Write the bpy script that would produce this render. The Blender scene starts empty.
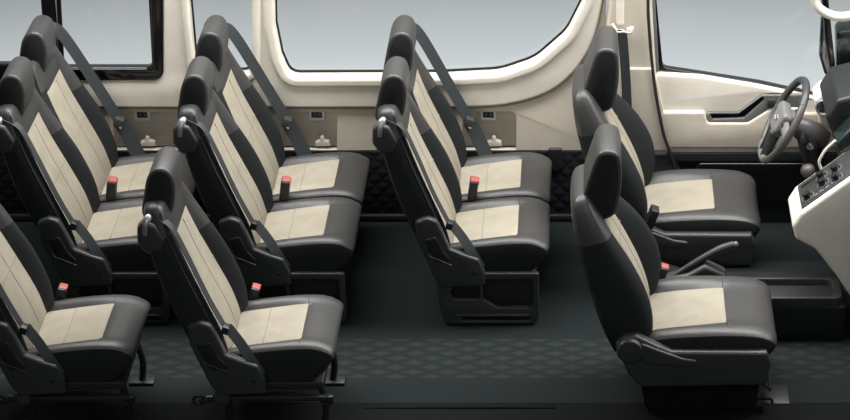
import bpy, bmesh, math, random
from mathutils import Vector, Matrix
from mathutils.geometry import tessellate_polygon
random.seed(4)
PI = math.pi
S = bpy.context.scene
C = S.collection
# ------------------------------------------------------------------ camera
PITCH = math.radians(27); CP = math.cos(PITCH); SP = math.sin(PITCH)
DIST = 10.0; F = 2400.0; ZC = .516; VX = 590
cam = bpy.data.objects.new('camera', bpy.data.cameras.new('camera')); C.objects.link(cam)
cam.location = (0, -DIST*CP, ZC+DIST*SP); cam.rotation_euler = (PI/2-PITCH, 0, 0)
cam.data.lens = F*36/850; cam.data.sensor_width = 36; cam.data.sensor_fit = 'HORIZONTAL'
cam.data.shift_x = -(VX-425)/850; cam.data.clip_end = 200
S.camera = cam

def at(px, py, Y):
    """measured point of the photograph on the upright plane at depth Y -> (x, z)"""
    u = (px-VX)/F; v = (210-py)/F
    t = (Y+DIST*CP)/(CP+v*SP)
    return (u*t, ZC+DIST*SP+t*(-SP+v*CP))
def pl(pts, Y): return [at(a, b, Y) for a, b in pts]

# ------------------------------------------------------------------ materials
def mat(name, col, rough=.5, metal=0, bump=0, scale=200, spec=.5, tex='noise', var=0, coat=0):
    m = bpy.data.materials.new(name); m.use_nodes = True
    nt = m.node_tree; b = nt.nodes['Principled BSDF']
    b.inputs['Base Color'].default_value = (*col, 1)
    b.inputs['Roughness'].default_value = rough; b.inputs['Metallic'].default_value = metal
    b.inputs['Specular IOR Level'].default_value = spec
    b.inputs['Coat Weight'].default_value = coat
    tc = nt.nodes.new('ShaderNodeTexCoord')
    if tex == 'voronoi':
        t = nt.nodes.new('ShaderNodeTexVoronoi'); out = t.outputs['Distance']
    else:
        t = nt.nodes.new('ShaderNodeTexNoise'); t.inputs['Detail'].default_value = 4; out = t.outputs['Fac']
    t.inputs['Scale'].default_value = scale
    nt.links.new(tc.outputs['Object'], t.inputs['Vector'])
    if bump:
        bp = nt.nodes.new('ShaderNodeBump'); bp.inputs['Strength'].default_value = bump; bp.inputs['Distance'].default_value = .002
        nt.links.new(out, bp.inputs['Height']); nt.links.new(bp.outputs['Normal'], b.inputs['Normal'])
    n2 = nt.nodes.new('ShaderNodeTexNoise'); n2.inputs['Scale'].default_value = 14; n2.inputs['Detail'].default_value = 5
    nt.links.new(tc.outputs['Object'], n2.inputs['Vector'])
    mr = nt.nodes.new('ShaderNodeMapRange'); mr.inputs['From Min'].default_value = .3; mr.inputs['From Max'].default_value = .7
    v = var or .04
    mr.inputs['To Min'].default_value = 1-v; mr.inputs['To Max'].default_value = 1+v
    nt.links.new(n2.outputs['Fac'], mr.inputs['Value'])
    mx = nt.nodes.new('ShaderNodeVectorMath'); mx.operation = 'SCALE'; mx.inputs[0].default_value = col
    nt.links.new(mr.outputs['Result'], mx.inputs['Scale']); nt.links.new(mx.outputs['Vector'], b.inputs['Base Color'])
    return m
M = {}
M['leather'] = mat('charcoal_leatherette', (.036,.035,.0335), .42, bump=.25, scale=260, tex='voronoi', spec=.5)
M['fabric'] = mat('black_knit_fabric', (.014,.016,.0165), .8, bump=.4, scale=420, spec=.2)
M['tan'] = mat('beige_seat_fabric', (.295,.265,.208), .85, bump=.5, scale=160, tex='voronoi', spec=.2, var=.08)
M['seam'] = mat('beige_seam_thread', (.22,.19,.145), .8)
M['piping'] = mat('black_piping', (.012,.012,.012), .6)
M['shell'] = mat('dark_grey_plastic', (.030,.032,.032), .42, bump=.15, scale=500)
M['black'] = mat('black_plastic', (.010,.011,.012), .45, bump=.1, scale=500)
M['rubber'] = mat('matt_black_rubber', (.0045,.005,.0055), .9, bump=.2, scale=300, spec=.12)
M['gloss'] = mat('gloss_black_frame', (.006,.006,.007), .18, coat=.5)
M['grey'] = mat('mid_grey_plastic', (.14,.14,.14), .4)
M['softgrey'] = mat('wheel_grey_leather', (.062,.058,.056), .42, bump=.15, scale=300)
M['silver'] = mat('silver_plastic', (.30,.31,.32), .32, metal=.6)
M['chrome'] = mat('chrome_metal', (.7,.7,.7), .2, metal=1)
M['steel'] = mat('dark_steel', (.05,.05,.052), .4, metal=.7)
M['beige'] = mat('beige_trim_plastic', (.56,.505,.42), .5, bump=.2, scale=600, spec=.35)
M['ivory'] = mat('ivory_trim_plastic', (.74,.69,.60), .45, bump=.12, scale=600, spec=.35)
M['web'] = mat('seat_belt_webbing', (.022,.027,.029), .6, bump=.3, scale=700)
M['red'] = mat('red_button', (.36,.075,.07), .4)
M['white'] = mat('white_plastic', (.75,.73,.70), .4)
M['teal'] = mat('dark_teal_plastic', (.009,.016,.017), .25)

def pattern_mat(name, base, lite, sx, sy, ymin=None, ymax=None, axis='Y', rough=.9, xmin=None, xmax=None, strength=.5):
    m = bpy.data.materials.new(name); m.use_nodes = True
    nt = m.node_tree; N = nt.nodes; L = nt.links; b = N['Principled BSDF']
    b.inputs['Roughness'].default_value = rough; b.inputs['Specular IOR Level'].default_value = .18
    tc = N.new('ShaderNodeTexCoord'); sep = N.new('ShaderNodeSeparateXYZ'); L.new(tc.outputs['Object'], sep.inputs[0])
    def mth(op, a, bb=None):
        n = N.new('ShaderNodeMath'); n.operation = op
        for i, v in enumerate((a, bb)):
            if v is None: continue
            if isinstance(v, (int, float)): n.inputs[i].default_value = v
            else: L.new(v, n.inputs[i])
        return n.outputs[0]
    X = sep.outputs['X']; Y = sep.outputs[axis]
    def lat(off):
        u = mth('ABSOLUTE', mth('SUBTRACT', mth('FRACT', mth('ADD', mth('DIVIDE', X, sx), off+50)), .5))
        v = mth('ABSOLUTE', mth('SUBTRACT', mth('FRACT', mth('ADD', mth('DIVIDE', Y, sy), off+50)), .5))
        return mth('ADD', u, v)
    d = mth('MINIMUM', lat(0), lat(.5))       # 0 at diamond centres, .5 at edges
    mr = N.new('ShaderNodeMapRange'); mr.inputs['From Min'].default_value = .16; mr.inputs['From Max'].default_value = .44
    mr.inputs['To Min'].default_value = 1; mr.inputs['To Max'].default_value = 0; L.new(d, mr.inputs['Value'])
    fac = mr.outputs['Result']
    if ymin is not None:
        g1 = mth('GREATER_THAN', Y, ymin); g2 = mth('LESS_THAN', Y, ymax)
        fac = mth('MULTIPLY', fac, mth('MULTIPLY', g1, g2))
    no = N.new('ShaderNodeTexNoise'); no.inputs['Scale'].default_value = 3; L.new(tc.outputs['Object'], no.inputs['Vector'])
    mix = N.new('ShaderNodeMix'); mix.data_type = 'RGBA'
    mix.inputs['A'].default_value = (*base, 1); mix.inputs['B'].default_value = (*lite, 1)
    L.new(fac, mix.inputs['Factor']); L.new(mix.outputs['Result'], b.inputs['Base Color'])
    fine = N.new('ShaderNodeTexNoise'); fine.inputs['Scale'].default_value = 350; L.new(tc.outputs['Object'], fine.inputs['Vector'])
    h = mth('ADD', mth('MULTIPLY', fac, 1.0), mth('MULTIPLY', fine.outputs['Fac'], .25))
    bp = N.new('ShaderNodeBump'); bp.inputs['Strength'].default_value = strength; bp.inputs['Distance'].default_value = .004
    L.new(h, bp.inputs['Height']); L.new(bp.outputs['Normal'], b.inputs['Normal'])
    return m
M['floor'] = pattern_mat('floor_rubber_mat', (.0075,.0115,.0115), (.0165,.0215,.021), .145, .075, -.50, -.18)
M['quilt'] = pattern_mat('quilted_side_liner', (.006,.0065,.0075), (.011,.012,.0135), .07, .07, axis='Z', strength=.7)
# window glass
g = bpy.data.materials.new('window_glass'); g.use_nodes = True
nt = g.node_tree; nt.nodes.clear()
o_ = nt.nodes.new('ShaderNodeOutputMaterial'); mx = nt.nodes.new('ShaderNodeMixShader'); tr = nt.nodes.new('ShaderNodeBsdfTransparent')
gl = nt.nodes.new('ShaderNodeBsdfGlossy'); gl.inputs['Roughness'].default_value = .02; tr.inputs['Color'].default_value = (.96,.98,.98,1)
fr = nt.nodes.new('ShaderNodeFresnel'); fr.inputs['IOR'].default_value = 1.25
nt.links.new(fr.outputs[0], mx.inputs[0]); nt.links.new(tr.outputs[0], mx.inputs[1]); nt.links.new(gl.outputs[0], mx.inputs[2]); nt.links.new(mx.outputs[0], o_.inputs[0])
M['glass'] = g

# ------------------------------------------------------------------ object helpers
def obj(name, bm, m, parent=None, smooth=True, angle=40):
    me = bpy.data.meshes.new(name)
    bmesh.ops.remove_doubles(bm, verts=bm.verts, dist=1e-6)
    bmesh.ops.recalc_face_normals(bm, faces=bm.faces)
    bm.to_mesh(me); bm.free()
    if smooth:
        me.polygons.foreach_set('use_smooth', [True]*len(me.polygons))
        me.set_sharp_from_angle(angle=math.radians(angle))
    me.materials.append(M[m]); o = bpy.data.objects.new(name, me); C.objects.link(o)
    if parent: o.parent = parent
    return o
def thing(name, label, cat, loc=(0,0,0), group=None, rotz=0):
    o = bpy.data.objects.new(name, None); C.objects.link(o); o.location = loc; o.rotation_euler = (0,0,rotz)
    o.empty_display_size = .05
    o['label'] = label; o['category'] = cat
    if group: o['group'] = group
    return o
def tag(o, label, cat, group=None):
    o['label'] = label; o['category'] = cat
    if group: o['group'] = group
    return o
def struct(o, label=None):
    o['kind'] = 'structure'
    if label: o['label'] = label
    return o
def copy_tree(o, parent=None):
    c = o.copy(); C.objects.link(c); c.parent = parent
    for ch in list(o.children): copy_tree(ch, c)
    return c

def box(bm, x0, x1, y0, y1, z0, z1, bev=.004, seg=2, mtx=None):
    t = bmesh.new()
    bmesh.ops.create_cube(t, size=1)
    for v in t.verts:
        v.co = Vector(((x0+x1)/2+v.co.x*(x1-x0), (y0+y1)/2+v.co.y*(y1-y0), (z0+z1)/2+v.co.z*(z1-z0)))
    if bev: bmesh.ops.bevel(t, geom=t.edges[:], offset=bev, segments=seg, profile=.5, affect='EDGES')
    if mtx: bmesh.ops.transform(t, matrix=mtx, verts=t.verts)
    merge(bm, t)
def merge(bm, t):
    me = bpy.data.meshes.new('tmp'); t.to_mesh(me); t.free(); bm.from_mesh(me); bpy.data.meshes.remove(me)
def catmull(pts, n=6, closed=False):
    P = [Vector(p) for p in pts]; out = []; N = len(P)
    rng = range(N) if closed else range(N-1)
    for i in rng:
        if closed: a, b, c, d = P[(i-1)%N], P[i], P[(i+1)%N], P[(i+2)%N]
        else: a, b, c, d = P[max(i-1,0)], P[i], P[i+1], P[min(i+2,N-1)]
        for k in range(n):
            t = k/n
            out.append(.5*((2*b)+(c-a)*t+(2*a-5*b+4*c-d)*t*t+(3*b-a-3*c+d)*t**3))
    if not closed: out.append(P[-1])
    return out
def tube(bm, pts, r, seg=10, smooth=0, closed=False, flat=1.0, caps=True):
    P = [Vector(p) for p in pts]
    if smooth: P = catmull(P, smooth, closed)
    n = len(P); R = r if isinstance(r, (list, tuple)) else None
    rings = []; prev = None
    for i, p in enumerate(P):
        if closed: d = (P[(i+1)%n]-P[i-1]).normalized()
        else: d = (P[min(i+1,n-1)]-P[max(i-1,0)]).normalized()
        if prev is None:
            u = d.cross(Vector((0,1,0)));  u = u if u.length > .1 else d.cross(Vector((1,0,0)))
        else: u = prev-d*prev.dot(d)
        u.normalize(); prev = u; w = d.cross(u)
        if R:
            f = i/(n-1)*(len(R)-1); k = min(int(f), len(R)-2); rr = R[k]+(R[k+1]-R[k])*(f-k)
        else: rr = r
        rings.append([bm.verts.new(p+(u*math.cos(a)*rr+w*math.sin(a)*rr*flat)) for a in [2*PI*j/seg for j in range(seg)]])
    for i in range(n if closed else n-1):
        A, B = rings[i], rings[(i+1)%n]
        for j in range(seg): bm.faces.new((A[j], A[(j+1)%seg], B[(j+1)%seg], B[j]))
    if caps and not closed: bm.faces.new(rings[0][::-1]); bm.faces.new(rings[-1])
def ribbon(bm, pts, width, wdir, th=.0025, smooth=6):
    """flat strap of a given width along a path"""
    P = catmull([Vector(p) for p in pts], smooth); n = len(P); W = Vector(wdir).normalized()
    rings = []
    for i, p in enumerate(P):
        d = (P[min(i+1,n-1)]-P[max(i-1,0)]).normalized()
        w = (W-d*W.dot(d)).normalized(); nn = d.cross(w)
        a = w*width/2; b = nn*th/2
        rings.append([bm.verts.new(p+q) for q in (a+b, a-b, -a-b, -a+b)])
    for i in range(n-1):
        for j in range(4): bm.faces.new((rings[i][j], rings[i][(j+1)%4], rings[i+1][(j+1)%4], rings[i+1][j]))
    bm.faces.new(rings[0]); bm.faces.new(rings[-1])
def lathe(bm, prof, origin, axis, seg=20):
    """prof = [(r, h)...] along axis"""
    A = Vector(axis).normalized(); u = A.orthogonal().normalized(); w = A.cross(u); O = Vector(origin)
    rings = []
    for r, h in prof: rings.append([bm.verts.new(O+A*h+(u*math.cos(2*PI*j/seg)+w*math.sin(2*PI*j/seg))*max(r, 1e-4)) for j in range(seg)])
    for i in range(len(rings)-1):
        for j in range(seg): bm.faces.new((rings[i][j], rings[i][(j+1)%seg], rings[i+1][(j+1)%seg], rings[i+1][j]))
    bm.faces.new(rings[0]); bm.faces.new(rings[-1])

def rounded(pts, r, n=5):
    """polygon (2d) with rounded corners; r scalar or list"""
    out = []; N = len(pts)
    for i in range(N):
        p = Vector(pts[i]); a = Vector(pts[i-1])-p; b = Vector(pts[(i+1)%N])-p
        rr = r[i] if isinstance(r, (list, tuple)) else r
        la, lb = a.length, b.length; a.normalize(); b.normalize()
        ang = a.angle(b) if la and lb else PI
        if rr <= 0 or ang > PI*.985: out.append(p); continue
        d = min(rr/math.tan(ang/2), la*.48, lb*.48)
        p0, p2 = p+a*d, p+b*d
        for k in range(n+1):
            t = k/n; out.append(p0*(1-t)**2+p*2*t*(1-t)+p2*t*t)
    return out
def offset2(P, d):
    n = len(P); ar = sum(P[i].x*P[(i+1)%n].y-P[(i+1)%n].x*P[i].y for i in range(n)); s = 1 if ar > 0 else -1
    out = []
    for i in range(n):
        e1 = (P[i]-P[i-1]); e2 = (P[(i+1)%n]-P[i])
        e1 = e1.normalized() if e1.length > 1e-9 else e2.normalized(); e2 = e2.normalized() if e2.length > 1e-9 else e1
        n1 = Vector((-e1.y, e1.x)); n2 = Vector((-e2.y, e2.x)); m = n1+n2
        m = m.normalized() if m.length > 1e-6 else n1
        k = min(1/max(.4, m.dot(n1)), 2.0)
        out.append(P[i]+m*d*s*k)
    return out
def prof(bm, outline, y0, y1, r=.006, steps=3, r1=None, dome=0, cap0=True, cap1=True):
    """outline in (x, z) extruded from y0 to y1 with rounded rims (r at y0, r1 at y1)"""
    P = [Vector(p) for p in outline]; r1 = r if r1 is None else r1
    secs = []
    for k in range(steps+1):
        a = PI/2*k/steps; secs.append((y0+r*(1-math.sin(a)), r*(1-math.cos(a))))
    for k in range(steps+1):
        a = PI/2*(1-k/steps); secs.append((y1-r1*(1-math.sin(a)), r1*(1-math.cos(a))))
    secs[:steps+1] = [(y0+r*(1-math.cos(PI/2*k/steps)), r*(1-math.sin(PI/2*k/steps))) for k in range(steps+1)]
    secs[steps+1:] = [(y1-r1*(1-math.cos(PI/2*(1-k/steps))), r1*(1-math.sin(PI/2*(1-k/steps)))) for k in range(steps+1)]
    rings = []
    for y, ins in secs:
        Q = offset2(P, ins) if ins > 1e-6 else P
        rings.append([bm.verts.new((q.x, y, q.y)) for q in Q])
    n = len(P)
    for i in range(len(rings)-1):
        for j in range(n): bm.faces.new((rings[i][j], rings[i][(j+1)%n], rings[i+1][(j+1)%n], rings[i+1][j]))
    for cap, ring in ((cap0, rings[0]), (cap1, rings[-1])):
        if cap:
            tris = tessellate_polygon([[v.co for v in ring]])
            for t in tris:
                try: bm.faces.new([ring[i] for i in t])
                except ValueError: pass
    return rings
def sheet(bm, outline, holes, y0, y1, bev=.004, bres=2, rim=None):
    """panel in the xz plane with holes, between y0 and y1 with rounded edges"""
    cu = bpy.data.curves.new('tmp', 'CURVE'); cu.dimensions = '2D'; cu.fill_mode = 'BOTH'
    th = (y1-y0)/2
    cu.extrude = max(th-bev, 0); cu.bevel_depth = bev; cu.bevel_resolution = bres; cu.offset = -bev
    for pts in [outline]+holes:
        sp = cu.splines.new('POLY'); sp.points.add(len(pts)-1); sp.use_cyclic_u = True
        for q, p in zip(sp.points, pts): q.co = (p[0], p[1], 0, 1)
    ob = bpy.data.objects.new('tmp', cu); C.objects.link(ob)
    bpy.context.view_layer.update()
    me = bpy.data.meshes.new_from_object(ob.evaluated_get(bpy.context.evaluated_depsgraph_get()))
    bpy.data.objects.remove(ob); bpy.data.curves.remove(cu)
    for v in me.vertices: v.co = Vector((v.co.x, (y0+y1)/2-v.co.z, v.co.y))
    bm.from_mesh(me); bpy.data.meshes.remove(me)
def rect(x0, z0, x1, z1, r, n=5): return rounded([(x0,z0),(x1,z0),(x1,z1),(x0,z1)], r, n)

# ------------------------------------------------------------------ upholstery loft
def sstep(x): x = max(0, min(1, x)); return x*x*(3-2*x)
def loft(keys, yc, cap=(.05,.05), rc=(.03,.03), p=4.5, ins=(.1,.8), n=26, back=True, groove=.004, flank=None, bn=1.0, dn=0.0, skirt=False):
    """keys: (x, z, w, tf, tb, wi, b) stations along a path; the surface normal is left of travel
    returns three bmeshes: body, insert, back"""
    K = [Vector(k) if False else list(k) for k in keys]
    # smooth interpolation through the keys
    dist = [0]
    for a, b in zip(K, K[1:]): dist.append(dist[-1]+math.hypot(b[0]-a[0], b[1]-a[1]))
    L = dist[-1]
    def ev(s):
        s = max(0, min(L, s)); i = 0
        while i < len(K)-2 and s > dist[i+1]: i += 1
        t = (s-dist[i])/(dist[i+1]-dist[i])
        a = K[max(i-1,0)]; b = K[i]; c = K[i+1]; d = K[min(i+2,len(K)-1)]
        return [.5*((2*b[j])+(c[j]-a[j])*t+(2*a[j]-5*b[j]+4*c[j]-d[j])*t*t+(3*b[j]-a[j]-3*c[j]+d[j])*t**3) for j in range(7)]
    ss = [cap[0]*(1-math.cos(PI/2*k/6)) for k in range(6)]
    lo, hi = cap[0], L-cap[1]; si0, si1 = ins[0]*L, ins[1]*L
    def seg(a, b): 
        m = max(1, int(round((b-a)/(hi-lo)*n))); return [a+(b-a)*k/m for k in range(m)]
    ss += seg(lo, si0)+seg(si0, si1)+seg(si1, hi)
    ss += [L-cap[1]*(1-math.cos(PI/2*k/6)) for k in range(6, -1, -1)]
    def rowidx(v): return min(range(len(ss)), key=lambda i: abs(ss[i]-v))
    i0, i1 = rowidx(si0), rowidx(si1)
    NC, NO, NB = 8, 9, 10
    rows = []
    for idx, s in enumerate(ss):
        x, z, w, tf, tb, wi, b = ev(s)
        e = 1e-3; q0 = ev(s-e); q1 = ev(s+e); d = Vector((q1[0]-q0[0], q1[1]-q0[1])).normalized()
        nrm = Vector((d.y, -d.x))
        f = 1
        if s < cap[0]: u = 1-s/cap[0]; f = max(.02, (1-u**2.4))**(1/2.4); w -= rc[0]*(1-f)
        if L-s < cap[1]: u = 1-(L-s)/cap[1]; f = max(.02, (1-u**2.4))**(1/2.4); w -= rc[1]*(1-f)
        wi = min(wi, w*.8); wl = min(wi+dn, w*.88); ring = []
        ys = []
        for j in range(NO): 
            g_ = math.sin(PI/2*j/NO); ys.append(-(wl+(w-wl)*math.cos(PI/2*j/NO)))
        ys += [-wl+(wi+wl)*j/NC for j in range(NC+1)]
        ys += [(wi+(w-wi)*math.sin(PI/2*(j+1)/NO)) for j in range(NO)]
        for y in ys:
            q = min(1, abs(y)/w); edge = (1-q**p)**(1/p) if q < 1 else 0
            wq = wl if y < 0 else wi
            h = (q*w-wq)/(w-wq) if q*w > wq else 0
            bump_ = (b*bn if y < 0 else b)*math.sin(min(1, h/.55)*PI/2)**1.3 if h > 0 else 0
            on = idx >= i0 and idx <= i1
            gr = 0
            if on and (abs(y+wl) < 1e-6 or abs(y-wi) < 1e-6): gr = groove
            if idx in (i0, i1) and -wl-1e-6 < y < wi+1e-6: gr = groove
            ring.append((y, (tf+bump_)*f*edge-gr))
        for j in range(1, NB):
            y = w*math.cos(PI*j/NB); q = abs(y)/w; ring.append((y, -tb*f*(1-q**p)**(1/p)))
        rows.append([Vector((x+nrm.x*hh, yc+y, z+nrm.y*hh)) for y, hh in ring])
    body, inr, bk, fl = bmesh.new(), bmesh.new(), bmesh.new(), bmesh.new()
    vs = [{}, {}, {}, {}]; bms = (body, inr, bk, fl)
    if flank: f1 = rowidx(flank*L); f1n = rowidx(min(.89, flank+(.19 if n < 28 else .0))*L)
    def V(k, i, j):
        key = (i, j)
        if key not in vs[k]: vs[k][key] = bms[k].verts.new(rows[i][j])
        return vs[k][key]
    n_ = len(rows[0]); first_b = 2*NO+NC
    for i in range(len(rows)-1):
        for j in range(n_):
            j2 = (j+1) % n_
            k = 0
            if i0 <= i < i1 and NO <= j < NO+NC: k = 1
            elif back and j >= first_b+1 and j < n_-1: k = 2
            if flank and i < (f1n if (j < NO or j >= n_-3) else f1) and k != 1 and (j < NO or NO+NC <= j < first_b+4 or j >= n_-3 or i < i0) and not (k == 2 and first_b+4 <= j < n_-3): k = 3
            if skirt and (j < 2 or j >= first_b-2) and i >= 3: k = 3
            bms[k].faces.new((V(k,i,j), V(k,i,j2), V(k,i+1,j2), V(k,i+1,j)))
    (fl if flank else body).faces.new([V(3 if flank else 0,0,j) for j in range(n_)]); (fl if skirt else body).faces.new([V(3 if skirt else 0,len(rows)-1,j) for j in range(n_)])
    def surf(fr, y):
        """point on the front face at fraction fr, offset y"""
        x, z, w, tf, tb, wi, b = ev(fr*L); q0 = ev(fr*L-1e-3); q1 = ev(fr*L+1e-3)
        d = Vector((q1[0]-q0[0], q1[1]-q0[1])).normalized(); nrm = Vector((d.y, -d.x))
        q = min(1, abs(y)/w); edge = (1-q**p)**(1/p) if q < 1 else 0
        wi = min(wi, w*.8); wl = min(wi+dn, w*.88); wq = wl if y < 0 else wi
        h = (abs(y)-wq)/(w-wq) if abs(y) > wq else 0
        hh = (tf+((b*bn if y < 0 else b)*math.sin(min(1, h/.55)*PI/2)**1.3 if h > 0 else 0))*edge
        return Vector((x+nrm.x*hh, yc+y, z+nrm.y*hh)), Vector((nrm.x, 0, nrm.y)), wi, w
    surf.flank = fl
    return body, inr, bk, surf

def seams(surf, lines, parent, name='seam', m='seam', r=.0016):
    for L_ in lines:
        b = bmesh.new(); tube(b, [surf(fr, y)[0]+surf(fr, y)[1]*.0002 for fr, y in L_], r, 5)
        obj(name, b, m, parent)

def headrest(root, yc, outline, hw, r, inset=.012):
    P = [Vector(v) for v in catmull([(x, z, 0) for x, z in outline], 5, True)]
    P = [Vector((v.x, v.y)) for v in P]
    b = bmesh.new(); rings = prof(b, P, yc-hw, yc+hw, r, 5, cap0=False, cap1=False)
    ends = [[v.co.copy() for v in rings[0]], [v.co.copy() for v in rings[-1]]]
    hr = obj('headrest', b, 'leather', root, angle=60)
    for e, s in zip(ends, (-1, 1)):                      # side panels, slightly domed
        pb = bmesh.new(); cen = sum(e, Vector())/len(e); last = [pb.verts.new(q) for q in e]
        for k in range(1, 5):
            f = 1-k/5; ring = [pb.verts.new(cen+(q-cen)*f+Vector((0, s*.012*(1-f*f), 0))) for q in e]
            for j in range(len(e)): pb.faces.new((last[j], last[(j+1)%len(e)], ring[(j+1)%len(e)], ring[j]))
            last = ring
        pb.faces.new(last)
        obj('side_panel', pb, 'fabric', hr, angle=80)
    return hr

def buckle(root, x, y, z, tilt=0.25, red=True, s=1):
    b = bmesh.new(); mt = Matrix.Translation((x, y, z)) @ Matrix.Rotation(tilt, 4, 'Y')
    box(b, -.016*s, .016*s, -.028*s, .028*s, -.05, .035*s, .006, 2, mt)
    k = obj('buckle', b, 'black', root)
    b = bmesh.new(); box(b, -.013*s, .018*s, -.019*s, .019*s, .022*s, .0375*s, .003, 2, mt); obj('release_button', b, 'red', k) if red else b.free()
    b = bmesh.new(); ribbon(b, [mt @ Vector((0,0,-.045)), mt @ Vector((0,0,-.10))], .03, (0,1,0), .006); obj('stalk', b, 'black', k)
    return k

# ------------------------------------------------------------------ rear passenger seats
def rear_unit(root, yc, outer):
    """one place of a rear seat: cushion, backrest, headrest, belt. outer = side the belt hangs on"""
    W = .218
    # backrest (path runs bottom to top, front surface faces +x)
    keys = [(-.205,.285,.210,.065,.070,.135,.020), (-.245,.42,.222,.072,.078,.135,.052), (-.300,.57,.224,.066,.080,.130,.062),
            (-.350,.72,.218,.056,.076,.115,.044), (-.388,.86,.204,.048,.066,.104,.018), (-.408,.975,.178,.036,.046,.088,.003)]
    body, inr, bk, sf = loft(keys, yc, cap=(.03,.045), rc=(.02,.045), ins=(.08,.79), bn=.22, dn=.045, flank=.62)
    B = obj('backrest', body, 'leather', root, angle=50)
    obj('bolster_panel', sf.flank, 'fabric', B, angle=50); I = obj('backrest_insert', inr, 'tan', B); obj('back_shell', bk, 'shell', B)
    seams(sf, [[(f, 0) for f in [.12+.66*k/14 for k in range(15)]], [(.45, y) for y in [-.118+.236*k/10 for k in range(11)]]], B)
    # black piping down both rims of the seat face
    for s in (-1, 1):
        b = bmesh.new(); pts = []
        for k in range(24):
            f = .05+.90*k/23; q, nn, wi, w = sf(f, 0); pts.append(sf(f, s*w*.975)[0])
        tube(b, pts, .0038, 6); obj('piping', b, 'piping', B)
    # cushion (path runs front to rear so that the face looks up)
    keys = [(.213,.285,.212,.075,.075,.135,.004), (.17,.310,.217,.078,.085,.138,.006), (.09,.305,.218,.079,.085,.142,.014), (-.05,.295,.218,.068,.070,.145,.020),
            (-.16,.285,.213,.060,.055,.145,.018), (-.215,.280,.205,.055,.050,.145,.01)]
    body, inr, bk, sf = loft([k for k in keys], yc, cap=(.03,.03), rc=(.010,.01), ins=(.235,.93), back=False, p=8, skirt=True)
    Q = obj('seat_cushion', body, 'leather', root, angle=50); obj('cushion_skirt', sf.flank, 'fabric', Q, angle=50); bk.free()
    obj('cushion_insert', inr, 'tan', Q)
    seams(sf, [[(.57, y) for y in [-.138+.276*k/10 for k in range(11)]]], Q)
    seams(sf, [[(.235, s*y) for y in [.142+.05*k/6 for k in range(7)]] for s in (-1, 1)], Q, 'stitch_line', 'piping', .0015)
    # headrest
    H = headrest(root, yc, [(-.464,.900),(-.452,.99),(-.430,1.066),(-.392,1.098),(-.348,1.085),(-.332,1.03),(-.340,.95),(-.358,.905),(-.41,.885)], .105, .013)
    b = bmesh.new()
    tube(b, [(-.40,yc-.05,.95),(-.405,yc-.05,.87),(-.405,yc+.05,.87),(-.40,yc+.05,.95)], .007, 8)
    obj('headrest_post', b, 'steel', H)
    # shoulder belt guide + belt
    s = outer; ye = yc+s*.185
    if s < 0:
        b = bmesh.new(); prof(b, rounded([(-.472,.84),(-.468,.905),(-.44,.930),(-.40,.915),(-.365,.85),(-.38,.80),(-.44,.79)], .025, 4), ye-.028, ye+.03, .014)
        G = obj('belt_guide_cover', b, 'shell', root)
        b = bmesh.new(); tube(b, [(-.440,ye-.022,.872),(-.436,ye-.018,.905),(-.428,ye-.004,.932),(-.415,ye+.02,.936)], [.010,.015,.016,.010], 10, 4); obj('belt_guide', b, 'silver', G)
        b = bmesh.new(); ribbon(b, [(-.41,ye+.01,.94),(-.345,ye,.90),(-.292,ye-.005,.78),(-.225,ye-.01,.60),(-.165,ye-.02,.47)], .03, (.25,1,.1)); bl = obj('shoulder_belt', b, 'web', root)
        b = bmesh.new(); box(b, -.013,.013,-.02,.02,-.016,.016,.004,2, Matrix.Translation((-.165,ye-.02,.465)) @ Matrix.Rotation(.35,4,'Y')); obj('tongue', b, 'black', bl)
        b = bmesh.new(); ribbon(b, [(-.160,yc-.19,.465),(-.112,yc-.215,.41),(-.070,yc-.236,.345),(-.035,yc-.24,.28)], .040, (.9,.3,.2), smooth=4); obj('lap_belt', b, 'web', root)
    else:
        b = bmesh.new(); ribbon(b, [(-.41,ye-.02,.965),(-.365,ye-.012,1.005),(-.318,ye-.0,.955),(-.215,ye+.02,.74),(-.125,ye+.03,.55)], .050, (.8,.6,.45)); bl = obj('shoulder_belt', b, 'web', root)
        b = bmesh.new(); box(b, -.02,.02,-.03,.03,-.018,.018,.005,2, Matrix.Translation((-.12,ye+.03,.54)) @ Matrix.Rotation(.45,4,'Y')); T = obj('tongue', b, 'shell', bl)
        b = bmesh.new(); box(b, .006,.022,-.016,.016,-.03,-.012,.003,2, Matrix.Translation((-.12,ye+.03,.54)) @ Matrix.Rotation(.45,4,'Y')); obj('tongue_plate', b, 'chrome', bl)
        b = bmesh.new(); ribbon(b, [(-.12,ye+.03,.54),(-.085,ye+.033,.46),(-.045,ye+.025,.36)], .065, (.8,.5,.35), smooth=4); obj('lap_belt', b, 'web', root)

def hinge(root, y):
    """recliner cover on the near flank: a rounded head, a web and a foot running forward"""
    b = bmesh.new()
    out = rounded([(-.305,.50),(-.255,.52),(-.215,.505),(-.195,.46),(-.165,.375),(-.10,.345),(-.045,.325),(-.02,.26),(-.02,.20),(-.20,.19),(-.235,.24),(-.30,.42)],
                  [.02,.03,.03,.02,.02,.02,.02,.02,.01,.02,.02,.02], 4)
    prof(b, out, y-.030, y+.008, .010)
    h = obj('recliner_cover', b, 'shell', root)
    b = bmesh.new(); prof(b, rounded([(-.275,.42),(-.22,.435),(-.19,.365),(-.15,.315),(-.225,.31)], .012, 4), y-.035, y-.02, .005); obj('cover_panel', b, 'black', h)
    b = bmesh.new(); tube(b, [(-.262,y-.033,.40),(-.25,y-.034,.345),(-.21,y-.034,.325),(-.16,y-.034,.30)], .004, 6, 4); obj('cover_rib', b, 'shell', h)
    b = bmesh.new(); lathe(b, [(.007,0),(.007,.006),(.003,.006),(.003,.0)], (-.065,y-.029,.26), (0,-1,0), 12); obj('screw_cap', b, 'black', h)
    return h

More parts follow.
